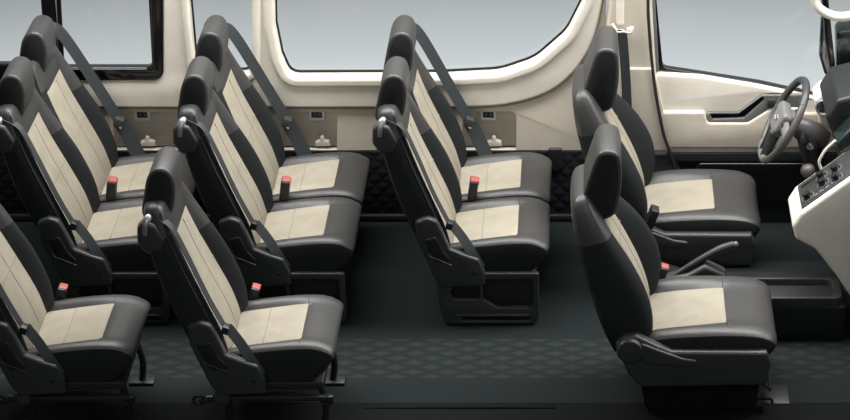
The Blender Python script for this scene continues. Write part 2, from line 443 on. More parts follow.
def double_seat(label, loc, style):
    root = thing('double_seat', label, 'van seat', loc, 'two-place passenger seats along the windows')
    for yc, outer in ((-.225, -1), (.225, 1)): rear_unit(root, yc, outer)
    hinge(root, -.225-.222)
    buckle(root, -.085, -.005, .425, .15, s=1.2)
    y = -.225-.222
    # floor pedestal with openings
    b = bmesh.new()
    out = rounded([(-.195,.005),(.195,.005),(.205,.05),(.205,.25),(-.23,.25),(-.215,.08)], [.03,.03,.03,.01,.01,.03], 4)
    h1 = rounded([(-.155,.125),(-.055,.125),(-.045,.135),(-.045,.185),(-.155,.185),(-.17,.155)], .012, 4)
    h2 = rounded([(-.03,.22),(-.03,.125),(.03,.085),(.165,.085),(.178,.10),(.178,.22)], .012, 4)
    h3 = rounded([(-.12,.022),(.165,.022),(.165,.038),(-.12,.038)], .006, 3)
    sheet(b, out, [h1, h2, h3] if style else [], y-.012, y+.012, .005)
    P = obj('pedestal', b, 'shell', root)
    b = bmesh.new(); prof(b, rounded([(-.19,.0),(.185,.0),(.195,.24),(-.215,.24)], .02, 3), y+.03, .40, .01); obj('pedestal_core', b, 'black', P)
    b = bmesh.new(); box(b, -.15,.16,y-.02,y+.02,.045,.055,.003); obj('pedestal_lip', b, 'shell', P)
    return root
def single_seat(label, loc):
    root = thing('single_seat', label, 'van seat', loc, 'one-place folding passenger seats on the aisle side')
    rear_unit(root, 0, -1); hinge(root, -.222); buckle(root, -.115, .235, .375, .25, s=1.05)
    b = bmesh.new(); box(b, -.22,.20,-.20,.20,.185,.225,.01); box(b, -.26,.235,-.225,-.20,.150,.172,.006); fr_ = obj('seat_frame', b, 'steel', root)
    b = bmesh.new(); lathe(b, [(.03,0),(.034,.006),(.034,.022),(.02,.03)], (-.20,-.20,.16), (0,-1,0), 16); obj('pivot_cover', b, 'shell', fr_)
    for x in (-.29, .21):
        b = bmesh.new(); tube(b, [(x+.02*math.cos(a),-.215,.15+.020*math.sin(a)) for a in [2*PI*k/16 for k in range(16)]], .007, 6, closed=True)
        box(b, x, x+.06 if x < 0 else x+.01, -.222, -.208, .14, .155, .003)
        obj('floor_latch', b, 'black', root)
    for x in (-.20, .18):
        b = bmesh.new(); tube(b, [(x,-.17,.20),(x+.02,-.17,.10),(x+.01,-.17,.012)], .014, 8, 4); box(b, x-.04,x+.06,-.20,-.14,0,.014,.003); obj('leg', b, 'black', root)
        b = bmesh.new(); tube(b, [(x,.17,.20),(x+.02,.17,.10),(x+.01,.17,.012)], .014, 8, 4); box(b, x-.04,x+.06,.14,.20,0,.014,.003); obj('leg', b, 'black', root)
    return root

YP = .395
d1 = double_seat('double seat right behind the driver, under the longest window, on a slotted pedestal', (-.42, YP, 0), True)
d2 = copy_tree(d1); d2.location = (-1.235, YP, 0); d2['label'] = 'middle one of the three beige and charcoal double seats under the windows'
d3 = copy_tree(d1); d3.location = (-1.985, YP, 0); d3['label'] = 'rearmost beige and charcoal double seat, below the black framed window at the left'
s1 = single_seat('single folding van seat in the foreground beside the middle double seat, its headrest in view', (-1.235, -.70, 0))
s2 = copy_tree(s1); s2.location = (-2.01, -.70, 0); s2['label'] = 'single folding van seat at the far left edge, its headrest cut off by the photo'

# ------------------------------------------------------------------ front bucket seats
def front_seat(label, loc, red=True):
    root = thing('front_seat', label, 'van seat', loc, 'front bucket seats')
    keys = [(-.255,.27,.220,.085,.075,.130,.03), (-.292,.38,.248,.112,.085,.120,.070), (-.328,.50,.256,.112,.088,.112,.090),
            (-.364,.63,.250,.090,.086,.105,.080), (-.400,.75,.228,.064,.080,.095,.042), (-.430,.85,.200,.044,.066,.074,.012), (-.458,.925,.165,.034,.045,.06,.002)]
    body, inr, bk, sf = loft(keys, 0, cap=(.03,.055), rc=(.02,.05), ins=(.08,.92), n=30, p=4, flank=.76, bn=.42, dn=.03)
    B = obj('backrest', body, 'leather', root, angle=50); obj('backrest_insert', inr, 'tan', B); obj('back_shell', bk, 'leather', B)
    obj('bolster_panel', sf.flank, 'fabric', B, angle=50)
    seams(sf, [[(f, 0) for f in [.12+.78*k/14 for k in range(15)]], [(.62, y) for y in [-.10+.20*k/8 for k in range(9)]]], B)
    keys = [(.288,.275,.238,.060,.075,.125,.004), (.24,.300,.248,.070,.090,.130,.006), (.12,.302,.25,.074,.095,.140,.012), (-.03,.292,.252,.070,.085,.148,.024),
            (-.15,.282,.245,.064,.075,.148,.024), (-.235,.275,.23,.055,.060,.145,.012)]
    body, inr, bk, sf = loft(keys, 0, cap=(.04,.03), rc=(.02,.01), ins=(.33,.93), back=False, p=7, skirt=True)
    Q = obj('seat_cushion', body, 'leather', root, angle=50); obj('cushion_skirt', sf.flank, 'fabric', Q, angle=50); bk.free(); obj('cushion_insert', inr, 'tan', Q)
    seams(sf, [[(.33, s*y) for y in [.14+.06*k/6 for k in range(7)]] for s in (-1, 1)], Q, 'stitch_line', 'piping', .0015)
    H = headrest(root, 0, [(-.455,.865),(-.442,.94),(-.412,1.04),(-.388,1.098),(-.350,1.112),(-.308,1.090),(-.298,1.00),(-.308,.90),(-.330,.835),(-.40,.815)], .132, .014)
    b = bmesh.new()
    tube(b, [(-.375,-.05,.88),(-.39,-.05,.80),(-.39,.05,.80),(-.375,.05,.88)], .007, 8); obj('headrest_post', b, 'steel', H)
    # side shield
    y = -.262
    b = bmesh.new()
    prof(b, rounded([(-.325,.345),(-.29,.385),(-.24,.39),(-.16,.345),(-.10,.318),(.27,.315),(.288,.27),(.275,.165),(-.22,.155),(-.27,.215)],
                    [.03,.03,.03,.02,.02,.01,.02,.02,.03,.03], 4), y-.02, y+.03, .012)
    SH = obj('side_shield', b, 'shell', root)
    b = bmesh.new(); lathe(b, [(.052,0),(.052,.012),(.046,.020),(.036,.022),(.034,.016),(.018,.018),(.004,.020)], (-.265,y-.018,.328), (0,-1,0), 28); obj('recliner_dial', b, 'shell', SH)
    b = bmesh.new(); prof(b, rounded([(-.225,.365),(-.16,.335),(-.06,.295),(.005,.285),(-.025,.255),(-.14,.262),(-.215,.275)], .012, 4), y-.032, y-.015, .007); obj('recliner_lever', b, 'shell', SH)
    b = bmesh.new(); prof(b, rounded([(-.20,.02),(.24,.02),(.255,.20),(-.23,.20)], .02, 3), -.225, .235, .01); obj('seat_base', b, 'rubber', root)
    for s in (-1, 1):
        b = bmesh.new(); box(b, -.19,.27,s*.195-.02,s*.195+.02,0,.028,.004); tube(b, [(.20,s*.205,.05),(.29,s*.205,.06),(.305,s*.205,.04)], .006, 6, 3); obj('slide_rail', b, 'rubber', root)
    b = bmesh.new(); tube(b, [(.25,-.20,.14),(.29,-.19,.10),(.298,-.14,.075),(.298,.14,.075),(.29,.19,.10)], .006, 6, 4); obj('slide_bar', b, 'steel', root)
    return root
f1 = front_seat('front passenger bucket seat in the foreground, beige centre and round recliner dial on its flank', (.42, -.55, 0))
buckle(f1, -.125, .268, .37, .3)
f2 = front_seat('driver bucket seat next to the door, behind the steering wheel', (.42, .44, 0))
buckle(f2, -.155, -.268, .40, .35, red=False, s=1.15)

# ------------------------------------------------------------------ body side (far wall)
YW = .92
def A(px, py): return at(px, py, YW)
up_y0, up_y1 = YW-.022, YW+.05
def upz(px, py): return at(px, py, YW)
# window outlines
w1 = rounded(pl([(-75,-60),(163,-60),(163,77),(-75,77)], YW), [.06,.06,.05,.05], 6)
w2 = rounded(pl([(186,-40),(253,-40),(253,73),(196,73)], YW), [.06,.06,.055,.075], 6)
w3 = rounded(pl([(273,-60),(600,-60),(583,0),(567,32),(535,60),(500,72),(440,75),(290,75.5),(281,55),(275,25)], YW), [.05,.03,.10,.20,.22,.3,.2,.06,.05,.05], 6)
top = 1.46
xl = A(-120,0)[0]
line = pl([(-120,106),(460,106),(505,103),(545,92),(573,71),(592,40),(602,0),(606,-40)], YW)
line = [line[0]]+[tuple(v[:2]) for v in [(p.x, p.y) for p in catmull([(x, z, 0) for x, z in line[1:]], 5)]]
upper = line+[(line[-1][0], top), (xl, top)]
b = bmesh.new(); sheet(b, upper, [w1, w2, w3], up_y0, up_y1, .012, 3)
struct(obj('wall_right', b, 'ivory', angle=45), 'ivory upper side wall with the three passenger window openings')
# raised pads around windows (soft frames)
for k, (hole, off, nm) in enumerate(((w2, .038, 'trim_1'), (w3, .046, 'trim_2'))):
    P = [Vector(p) for p in hole]; O_ = offset2(P, -off)
    O_ = [Vector((min(v.x, line[-1][0]-.02), v.y)) for v in O_]
    b = bmesh.new(); sheet(b, O_, [offset2(P, .003)], up_y0-.016, up_y0+.02, .016, 4)
    struct(obj(nm, b, 'ivory', angle=45), 'soft ivory surround of a passenger window')
# seals and panes
for nm, hole, w in (('window_2', w2, .007), ('window_3', w3, .007)):
    P = [Vector(p) for p in hole]
    b = bmesh.new(); sheet(b, offset2(P, -.012), [offset2(P, w)], up_y1-.02, up_y1, .003, 1)
    wn = struct(obj(nm, b, 'gloss'), 'fixed passenger window with a thin black seal')
    b = bmesh.new(); sheet(b, offset2(P, -.004), [], up_y1-.012, up_y1-.008, 0, 0); obj('pane', b, 'glass', wn, smooth=False)
P = [Vector(p) for p in w1]; b = bmesh.new()
l_in = rounded(pl([(-62,-50),(38,-50),(47,62),(-62,62)], YW), .03, 5); r_in = rounded(pl([(52,-50),(147,-50),(153,65),(62,65)], YW), [.03,.03,.03,.02], 5)
sheet(b, offset2(P, -.006), [l_in, r_in], up_y0-.008, up_y0+.04, .008, 2)
wn = struct(obj('window_1', b, 'gloss'), 'sliding side window in a thick gloss black frame')
b = bmesh.new(); sheet(b, rounded(pl([(55,-50),(157,-50),(158,71),(62,71)], YW), .035, 5), [rounded(pl([(60,-50),(150,-50),(153.5,66),(66,66)], YW), .03, 5)], up_y0-.014, up_y0+.0, .004, 2); obj('sash', b, 'gloss', wn)
b = bmesh.new(); box(b, A(46,0)[0], A(55,0)[0], up_y0-.03, up_y0-.005, A(0,55)[1], A(0,20)[1], .005); obj('latch', b, 'black', wn)
b = bmesh.new(); sheet(b, offset2(P, .01), [], up_y1-.014, up_y1-.010, 0, 0); obj('pane', b, 'glass', wn, smooth=False)
# lower trim panel with pockets
low_y = YW
pk = []
for x0, x1 in ((113,187),(274,337),(462,516)):
    pk.append(rounded(pl([(x0,150),(x1,150),(x1,112),(x0,112)], YW), [.01,.01,.035,.035], 5))
lower = rounded(pl([(-120,152),(560,152),(590,150),(606,146),(606,-40),(603,10),(590,50),(573,75),(545,96),(505,107),(460,109),(-120,109)], YW), 0)
zb = A(0,151)[1]
lower = [(xl, zb), (A(606,0)[0], zb)]+[(x, z+.0) for x, z in reversed([(p[0], p[1]+.02) for p in line])]
b = bmesh.new(); sheet(b, lower, pk, low_y, low_y+.03, .005, 2); struct(obj('wall_right_lower', b, 'beige', angle=45), 'beige lower side trim with recessed pockets')
# belt moulding groove
b = bmesh.new(); bp_ = [Vector((p[0], up_y0+.012, p[1]-.006)) for p in line]; tube(b, bp_, .006, 6); struct(obj('trim_3', b, 'seam'), 'shadow gap moulding along the belt line')
pv = [rounded(pl([(x0-3,153),(x1+3,153),(x1+3,110),(x0-3,110)], YW), 0) for x0, x1 in ((113,187),(274,337),(462,516))]
for k, q in enumerate(pv):
    b = bmesh.new(); prof(b, [Vector(v) for v in q], low_y+.06, low_y+.075, .002); struct(obj('trim_%d' % (4+k), b, 'beige'), 'back of a recessed side pocket')
for (px, nm) in ((141,'rearmost side pocket'), (316,'middle side pocket'), (488,'foremost side pocket')):
    x, z = A(px, 118)
    t = thing('power_socket', 'small power socket with white bezel in the %s' % nm, 'socket', (x, low_y+.058, z), 'sockets in the side pockets')
    b = bmesh.new(); sheet(b, rect(-.036,-.027,.036,.027,.007), [rect(-.024,-.015,.024,.015,.003)], -.03, 0, .004, 2); obj('bezel', b, 'white', t)
    b = bmesh.new(); prof(b, rect(-.025,-.016,.025,.016,.002), -.020, 0, .001); obj('socket_face', b, 'black', t)
    for s in (-1, 1):
        b = bmesh.new(); box(b, s*.011-.006, s*.011+.006, -.024, -.019, -.005, .005, .001); obj('outlet', b, 'grey', t)
    x2, z2 = A(px+6, 143)
    t = thing('belt_anchor_cover', 'pale belt anchor cover at the bottom of the %s' % nm, 'belt anchor', (x2, low_y+.04, z2), 'belt anchors in the side pockets')
    b = bmesh.new(); prof(b, rounded([(-.045,-.03),(.045,-.03),(.04,.0),(.012,.008),(.008,.03),(-.01,.03),(-.014,.006),(-.04,-.002)], .006, 3), -.03, .0, .006); t.scale = (.8,1,.8); obj('cover', b, 'beige', t)
# quilted dark liner below
b = bmesh.new(); prof(b, [Vector(v) for v in [(xl, -.01), (A(640,0)[0], -.01), (A(640,0)[0], zb+.004), (xl, zb+.004)]], YW-.012, YW+.05, .008); struct(obj('wall_right_liner', b, 'quilt'), 'black quilted liner along the foot of the side wall')
b = bmesh.new(); box(b, xl, A(640,0)[0], YW-.03, YW+.0, .0, .035, .01); struct(obj('baseboard_right', b, 'black'), 'black kick strip at the foot of the side wall')
b = bmesh.new()
prof(b, rounded([(v[0], v[1]) for v in pl([(548,149),(562,149),(563,168),(556,173),(549,170)], YW-.03)], .012, 4), YW-.03, YW-.01, .006); 
struct(obj('trim_7', b, 'black'), 'rounded black cap on the quilted liner')

# B pillar
b = bmesh.new()
pil = pl([(596,152),(600,60),(608,10),(612,-60),(660,-60),(652,0),(656,70),(662,110),(674,152)], YW)
prof(b, rounded(pil, [0,.2,.2,0,0,.2,.2,.1,0], 5), YW-.045, YW+.05, .018, 4); struct(obj('wall_right_pillar', b, 'beige', angle=50), 'beige pillar between the long side window and the driver door')
b = bmesh.new(); prof(b, rounded(pl([(628,150),(628,68),(652,68),(657,80),(672,150)], YW-.05), [0,.01,.02,.02,0], 4), YW-.058, YW-.03, .006, 3); struct(obj('trim_8', b, 'beige', angle=50), 'lower cover of the beige pillar')
b = bmesh.new(); prof(b, [Vector(v) for v in pl([(590,240),(590,151),(676,151),(700,240)], YW)], YW-.04, YW+.05, .006); struct(obj('wall_right_pillar_foot', b, 'shell'), 'dark foot of the pillar')
def B(px, py): x, z = at(px, py, YW-.05); return x, z
t = thing('driver_seat_belt', 'dark front seat belt hanging from an ivory slider on the pillar behind the driver seat', 'seat belt', (B(620,20)[0], YW-.05, B(620,20)[1]))
x0, z0 = t.location.x, t.location.z
def loc(px, py): x, z = B(px, py); return x-x0, z-z0
b = bmesh.new(); a = loc(616.5,-12); c = loc(624,24); prof(b, rounded([(a[0],c[1]),(c[0],c[1]),(c[0],a[1]),(a[0],a[1])], .012, 4), -.012, .01, .005); obj('height_slider', b, 'ivory', t)
b = bmesh.new(); pts = [loc(612,22),loc(617,29),(loc(624,29)),(loc(630,30)),(loc(632,25))]
tube(b, [(p[0], -.024, p[1]) for p in pts], [.006,.009,.010,.012,.009], 8, 4); lathe(b, [(.012,0),(.014,.006),(.008,.014)], (loc(629,28)[0], -.02, loc(629,28)[1]), (0,-1,0), 14); obj('belt_ring', b, 'ivory', t)
b = bmesh.new(); p0, p1, p2 = loc(622,27), loc(626,80), loc(629,160)
ribbon(b, [(p0[0],-.03,p0[1]),(p1[0],-.035,p1[1]),(p2[0],-.04,p2[1]),(p2[0]+.01,-.035,-z0+.005)], .042, (1,0,-.1)); obj('webbing', b, 'web', t)

# ------------------------------------------------------------------ driver door
YD = YW-.01
D_ = thing('door_1', 'driver door with ivory panel, grey armrest recess and black lower pocket', 'door'); del D_['category']; D_['kind'] = 'structure'
out = rounded(pl([(665,152),(657,100),(652,71),(700,74),(760,84),(822,97),(900,112),(900,152)], YD), [0,.2,.03,.2,.3,.3,0,0], 5)
b = bmesh.new()
# recess for the grip
rec = rounded(pl([(706,110),(738,110),(762,92),(800,92),(800,105),(770,105),(747,121),(709,121)], YD), [.012,.03,.03,.01,.01,.03,.03,.012], 5)
sheet(b, out, [rec], YD-.03, YD+.03, .010, 3); obj('door_panel', b, 'ivory', D_, angle=45)
b = bmesh.new(); lo = pl([(664,149),(659,112),(704,112),(708,123),(748,123),(772,108),(800,108),(800,113),(900,118),(900,149)], YD-.05)
prof(b, rounded(lo, [.01,.02,.01,.02,.03,.03,.01,.02,0,0], 4), YD-.05, YD-.02, .012, 4); obj('armrest', b, 'beige', D_, angle=50)
b = bmesh.new(); sheet(b, [tuple(v) for v in offset2([Vector(p) for p in rec], -.004)], [rounded(pl([(710,112.5),(739,112.5),(763,95),(764,99),(744,117),(712,118)], YD-.03), .006, 4)], YD-.042, YD-.02, .004, 2); obj('grip_trim', b, 'grey', D_)
b = bmesh.new(); prof(b, [Vector(v) for v in offset2([Vector(p) for p in rec], -.01)], YD+.005, YD+.025, .001); obj('grip_recess', b, 'black', D_)
b = bmesh.new(); box(b, at(770,0,YD)[0], at(784,0,YD)[0], YD-.055, YD-.035, at(0,102,YD)[1], at(0,95,YD)[1], .004); obj('window_switches', b, 'shell', D_)
b = bmesh.new(); prof(b, rounded(pl([(684,212),(672,180),(665,150),(900,150),(900,235),(700,235)], YD), [.02,.2,.02,0,0,.02], 4), YD-.025, YD+.02, .008); lowp = obj('lower_panel', b, 'black', D_)
b = bmesh.new(); prof(b, rounded(pl([(666,152),(900,152),(900,161),(668,161)], YD-.03), .004, 3), YD-.04, YD-.02, .005); obj('lower_ledge', b, 'shell', D_)
b = bmesh.new(); prof(b, rounded(pl([(692,172),(700,163),(900,163),(900,200),(700,200)], YD-.04), .02, 4), YD-.045, YD-.02, .006); obj('map_pocket', b, 'gloss', D_)
# black door seal following the opening
b = bmesh.new(); sp_ = [at(a_, c_, YW-.066) for a_, c_ in ((651,-60),(648,0),(650,40),(653,72),(657,100),(664,135),(673,160),(684,200),(700,238))]
tube(b, [(x, YW-.066, z) for x, z in sp_], .007, 8, 5); obj('door_seal', b, 'piping', D_)
# window frame of the door
wd = rounded(pl([(662,69),(654,0),(650,-60),(905,-60),(905,113),(822,97),(760,84),(700,74)], YD), [.03,.3,.1,.02,.02,.3,.3,.3], 5)
Pw = [Vector(p) for p in wd]
b = bmesh.new()
fo = rounded(pl([(653,72),(647,0),(643,-64),(912,-64),(912,117),(822,99.5),(760,86.5),(700,76.5)], YD), [.02,.3,.1,.02,.02,.3,.3,.3], 5)
fi = rounded(pl([(663,68),(656.5,0),(653,-58),(903,-58),(903,112),(822,96.5),(760,83),(700,73.5)], YD), [.03,.3,.1,.02,.02,.3,.3,.3], 5)
sheet(b, fo, [fi], YD+.0, YD+.04, .004, 2)
W4 = struct(obj('window_4', b, 'gloss'), 'driver door window with black frame')
b = bmesh.new(); sheet(b, fi, [], YD+.03, YD+.034, 0, 0); obj('pane', b, 'glass', W4, smooth=False)
b = bmesh.new(); prof(b, rounded(pl([(651,70),(648,-40),(653,-40),(659,70)], YD-.01), .004, 3), YD-.02, YD+.02, .004); obj('pillar_strip', b, 'grey', W4)
# division bar of the quarter light
b = bmesh.new(); q = pl([(823,-20),(826,10),(829,45),(834,78)], YD); tube(b, [(x, YD+.01, z) for x, z in q], [.016,.016,.019,.012], 8, 4); obj('division_bar', b, 'gloss', W4)

# door mirror outside
mx_, mz_ = at(835, 50, 1.06)
t = thing('door_mirror', 'dark outside mirror seen through the driver window at the right edge', 'mirror', (mx_, 1.06, mz_))
def ml(px, py): x, z = at(px, py, 1.06); return (x-mx_, z-mz_)
b = bmesh.new(); prof(b, rounded([ml(836,28),ml(836,72),ml(880,76),ml(880,22)], .03, 4), -.05, .09, .02); hs = obj('mirror_housing', b, 'teal', t)
b = bmesh.new(); prof(b, rounded([ml(821,18),ml(819,55),ml(824,72),ml(831,80),ml(836,78),ml(832,50),ml(828,14)], .02, 4), -.02, .03, .01); obj('mirror_rim', b, 'teal', hs)
b = bmesh.new(); prof(b, rounded([ml(823,34),ml(822,56),ml(826,68),ml(829,74),ml(829,50),ml(826,30)], .01, 4), -.028, -.015, .003); obj('mirror_glass', b, 'chrome', t)
for k in range(3):
    b = bmesh.new(); p0, p1 = ml(833,66+3*k), ml(858,65+3*k); tube(b, [(p0[0],-.056,p0[1]),(p1[0],-.056,p1[1])], .003, 6); obj('housing_rib', b, 'gloss', t)

# ------------------------------------------------------------------ floor and sill
xr = 1.6
b = bmesh.new(); box(b, xl, xr, -.69, YW+.05, -.03, 0, 0); struct(obj('floor', b, 'floor', smooth=False), 'dark rubber van floor with a band of embossed diamonds')
b = bmesh.new(); box(b, xl, xr, -1.02, -.69, -.03, -.0, .003); struct(obj('trim_9', b, 'rubber'), 'threshold along the near floor edge, its black standing in for the fading light')  # sill strip; its black also paints in the light falling off here
b = bmesh.new(); prof(b, [Vector(v) for v in [(-.98,-.03),(-.10,-.03),(-.14,.004),(-.3,.007),(-.7,.006),(-.9,.003)]], -.735, -.70, .003); struct(obj('trim_10', b, 'rubber'), 'low threshold lip at the near floor edge')
b = bmesh.new(); box(b, .70, .80, -.70, -.555, 0, .004, .0015); tag(obj('heel_plate', b, 'black'), 'small dark rectangular floor patch in front of the passenger seat', 'floor patch')

# ------------------------------------------------------------------ centre console between the front seats
t = thing('floor_console', 'low black console with an open tray between the front seats', 'console', (.35, -.04, 0))
b = bmesh.new(); prof(b, rounded([(-.13,.0),(.72,.0),(.72,.165),(.10,.17),(.0,.20),(-.13,.26)], [.01,.01,.02,.05,.05,.03], 4), -.15, .15, .012); K = obj('console_body', b, 'black', t)
# tray rim ahead of the brake lever
b = bmesh.new()
def flat_ring(bm, o, i, z0, z1, bev=.004):
    tb_ = bmesh.new(); sheet(tb_, o, i, -z1, -z0, bev, 2)
    for v in tb_.verts: v.co = Vector((v.co.x, v.co.z, -v.co.y))
    merge(bm, tb_)
flat_ring(b, rect(.22,-.155,.70,.03,.035), [rect(.245,-.135,.665,.012,.03)], .16, .205); obj('tray_rim', b, 'shell', K)
b = bmesh.new(); flat_ring(b, rect(.24,-.14,.67,.015,.03), [], .165, .175, .002); obj('tray_floor', b, 'shell', K)
b = bmesh.new(); flat_ring(b, rect(.22,.05,.72,.27,.02), [], .0, .155, .006); obj('carpet_pad', b, 'floor', K)
b = bmesh.new(); flat_ring(b, rect(.10,-.045,.225,.03,.01), [rect(.115,-.035,.21,.02,.006)], .17, .20, .003); obj('coin_box', b, 'shell', K)
t = thing('parking_brake', 'grey parking brake lever rising between the front seats', 'brake lever', (.35, -.06, .2))
b = bmesh.new(); tube(b, [(-.02,0,.02),(.05,0,.07),(.13,0,.125),(.20,0,.165),(.252,0,.185)], [.012,.014,.016,.019,.016], 12, 4); LV = obj('lever', b, 'grey' if False else 'shell', t)
b = bmesh.new(); lathe(b, [(.011,0),(.011,.014),(.006,.018)], (.250,0,.184), (.9,0,.38), 12); obj('release_button', b, 'grey', LV)
b = bmesh.new(); prof(b, rounded([(-.06,.0),(.22,-.03),(.22,.06),(.13,.105),(.06,.06),(-.05,.03)], .02, 4), -.04, .04, .016); obj('brake_boot', b, 'leather', t)
# ------------------------------------------------------------------ dashboard
t = thing('dashboard', 'ivory and black dashboard with sloping centre stack at the right edge', 'dashboard', (1.0, 0, .5))
def dl(px, py, Y): x, z = at(px, py, Y); return (x-1.0, z-.5)
YN = -.14
b = bmesh.new()
nose = [dl(*q, YN) for q in ((792,226),(800,214),(850,179),(905,150),(905,335),(850,297),(836,276),(815,250),(796,240))]
prof(b, rounded(nose, [.03,.02,.02,0,0,.02,.02,.03,.03], 5), YN, YN+.26, .018, 4); NO_ = obj('centre_stack', b, 'ivory', t, angle=50)
# sloping black control face
p0 = Vector((dl(800,214,YN)[0], 0, dl(800,214,YN)[1])); p1 = Vector((dl(850,179,YN)[0], 0, dl(850,179,YN)[1]))
ux = (p1-p0).normalized(); nz = Vector((-ux.z, 0, ux.x)); R_ = Matrix(((ux.x,0,nz.x,p0.x),(0,1,0,0),(ux.z,0,nz.z,p0.z),(0,0,0,1)))
b = bmesh.new(); box(b, .012, .42, YN+.025, YN+.235, -.01, .006, .005, 2, R_); CF = obj('control_face', b, 'shell', t)
def onface(u, y, h=.006): return R_ @ Vector((u, y, h))
b = bmesh.new(); box(b, .03, .13, YN+.19, YN+.202, .004, .009, .002, 2, R_); obj('shift_slot', b, 'gloss', CF)
for u, y in ((.055,YN+.075),(.135,YN+.10),(.135,YN+.165),(.20,YN+.065),(.205,YN+.14)):
    b = bmesh.new(); lathe(b, [(.026,0),(.026,.004),(.019,.006),(.017,.024),(.010,.027)], onface(u, y), nz, 18); k = obj('control_knob', b, 'gloss', CF)
    b = bmesh.new(); lathe(b, [(.030,0),(.030,.003),(.0255,.003),(.0255,0)], onface(u, y), nz, 18); obj('knob_ring', b, 'grey', k)
for k in range(4):
    b = bmesh.new(); box(b, .08+.03*k, .10+.03*k, YN+.04, YN+.055, .004, .010, .002, 2, R_); obj('push_button', b, 'grey', CF)
b = bmesh.new(); q = [onface(.135,YN+.245,.0), onface(.15,YN+.245,.035), onface(.20,YN+.245,.06), onface(.26,YN+.245,.07)]
tube(b, q, .006, 8, 4); obj('stack_edge', b, 'ivory', t)  # added tube standing for the pale edge of the panel, not a rail
# shift lever
sh = thing('shift_lever', 'round grey gear knob on a short lever beside the centre stack', 'gear lever', (at(808,182,.20)[0], .20, at(808,182,.20)[1]))
b = bmesh.new(); lathe(b, [(.012,-.012),(.024,0),(.031,.018),(.031,.032),(.024,.045),(.010,.052)], (0,0,.03), (-.1,0,1), 20); obj('knob', b, 'softgrey', sh)
b = bmesh.new(); tube(b, [(.0,0,.03),(.008,0,-.01),(.02,0,-.05)], .009, 8, 3); obj('stem', b, 'chrome', sh)
b = bmesh.new(); lathe(b, [(.03,-.05),(.026,-.03),(.014,-.01)], (.012,0,0), (-.2,0,1), 14); obj('boot', b, 'black', sh)
# main dash body across the van (mostly outside the frame)
b = bmesh.new()
prof(b, rounded([(.20,-.15),(.24,.10),(.20,.24),(.30,.32),(.62,.30),(.62,-.30),(.30,-.30)], .04, 4), -.80, .83, .03); obj('dash_body', b, 'shell', t)
# instrument hood ahead of the driver
YH = .24
b = bmesh.new(); hd = [dl(*q, YH) for q in ((826,118),(838,100),(880,90),(905,100),(905,175),(862,175),(838,150))]
prof(b, rounded(hd, .03, 5), YH, .60, .02, 4); obj('instrument_hood', b, 'black', t)
b = bmesh.new(); prof(b, rounded([dl(*q, .28) for q in ((832,128),(848,112),(866,110),(866,206),(850,170),(838,160))], .02, 4), .12, .28, .02); obj('knee_panel', b, 'teal', t)
b = bmesh.new(); vt = [dl(*q, .72) for q in ((813,95),(822,86),(858,82),(905,84),(905,140),(840,130),(818,120))]
prof(b, rounded(vt, [.02,.03,.02,0,0,.02,.03], 4), .66, .80, .015); vp = obj('vent_panel', b, 'ivory', t)
c0 = dl(824,107,.66); b = bmesh.new(); lathe(b, [(.035,0),(.038,.008),(.032,.014),(.026,.006)], (c0[0],.66,c0[1]), (-.25,-1,.1), 20); vt_ = obj('air_vent', b, 'grey', vp)
b = bmesh.new()
for k in (-1,0,1): box(b, c0[0]-.022, c0[0]+.022, .65, .655, c0[1]+k*.013-.003, c0[1]+k*.013+.003, .001)
obj('vent_slat', b, 'black', vt_)
b = bmesh.new(); prof(b, rounded([dl(*q, .80) for q in ((829,98),(830,80),(905,74),(905,104))], .02, 4), .66, .86, .02); obj('dash_top', b, 'softgrey', t)

# ------------------------------------------------------------------ steering wheel
cx, cz = at(784, 120, .42)
cx += .0
ST = thing('steering_wheel', 'grey three-spoke steering wheel in front of the driver seat', 'steering wheel', (cx, .42, cz))
upv = Vector((.47, 0, .883)); nv = Vector((-.883, 0, .47)); sv = Vector((0,1,0))
def wp(r, a, h=0): return upv*math.cos(a)*r+sv*math.sin(a)*r+nv*h
b = bmesh.new(); tube(b, [wp(.188, 2*PI*k/48) for k in range(48)], .0165, 12, closed=True); obj('rim', b, 'softgrey', ST)
for a0, a1 in ((-.75,.75),(PI-.5,PI+.5)):
    b = bmesh.new(); tube(b, [wp(.188, a0+(a1-a0)*k/12, .001) for k in range(13)], .0172, 12); obj('rim_inlay', b, 'shell' if a0 < 0 else 'grey', ST)
WM = Matrix((( sv.x, upv.x, nv.x, 0),(sv.y, upv.y, nv.y, 0),(sv.z, upv.z, nv.z, 0),(0,0,0,1)))
b = bmesh.new(); pr = bmesh.new(); prof(pr, rounded([(-.088,.055),(.088,.055),(.078,-.035),(.038,-.075),(-.038,-.075),(-.078,-.035)], .025, 5), -.025, .022, .014, 4)
for v in pr.verts: v.co = WM @ Vector((v.co.x, v.co.z, v.co.y+.012))
merge(b, pr); HB = obj('hub', b, 'grey', ST, angle=50)
for pts, m_ in (([(.06,PI/2-.1),(.182,PI/2+.05)], 'grey'), ([(.06,-PI/2+.1),(.182,-PI/2-.05)], 'grey'), ([(.05,PI-.25),(.182,PI-.18)], 'shell'), ([(.05,PI+.25),(.182,PI+.18)], 'shell')):
    b = bmesh.new(); a_, c_ = pts; tube(b, [wp(a_[0], a_[1], .012), wp((a_[0]+c_[0])/2, (a_[1]+c_[1])/2, .004), wp(c_[0], c_[1], 0)], [.030,.024,.018], 10, 3, flat=.5); sp = obj('spoke', b, m_, ST)
for s in (-1, 1):
    for k in range(3):
        b = bmesh.new(); box(b, -.006,.006,-.006,.006,0,.006,.002,2, WM @ Matrix.Translation((s*.095, .012-.014*(k-.0), .020-.003*k))); obj('spoke_button', b, 'black', ST)
b = bmesh.new()
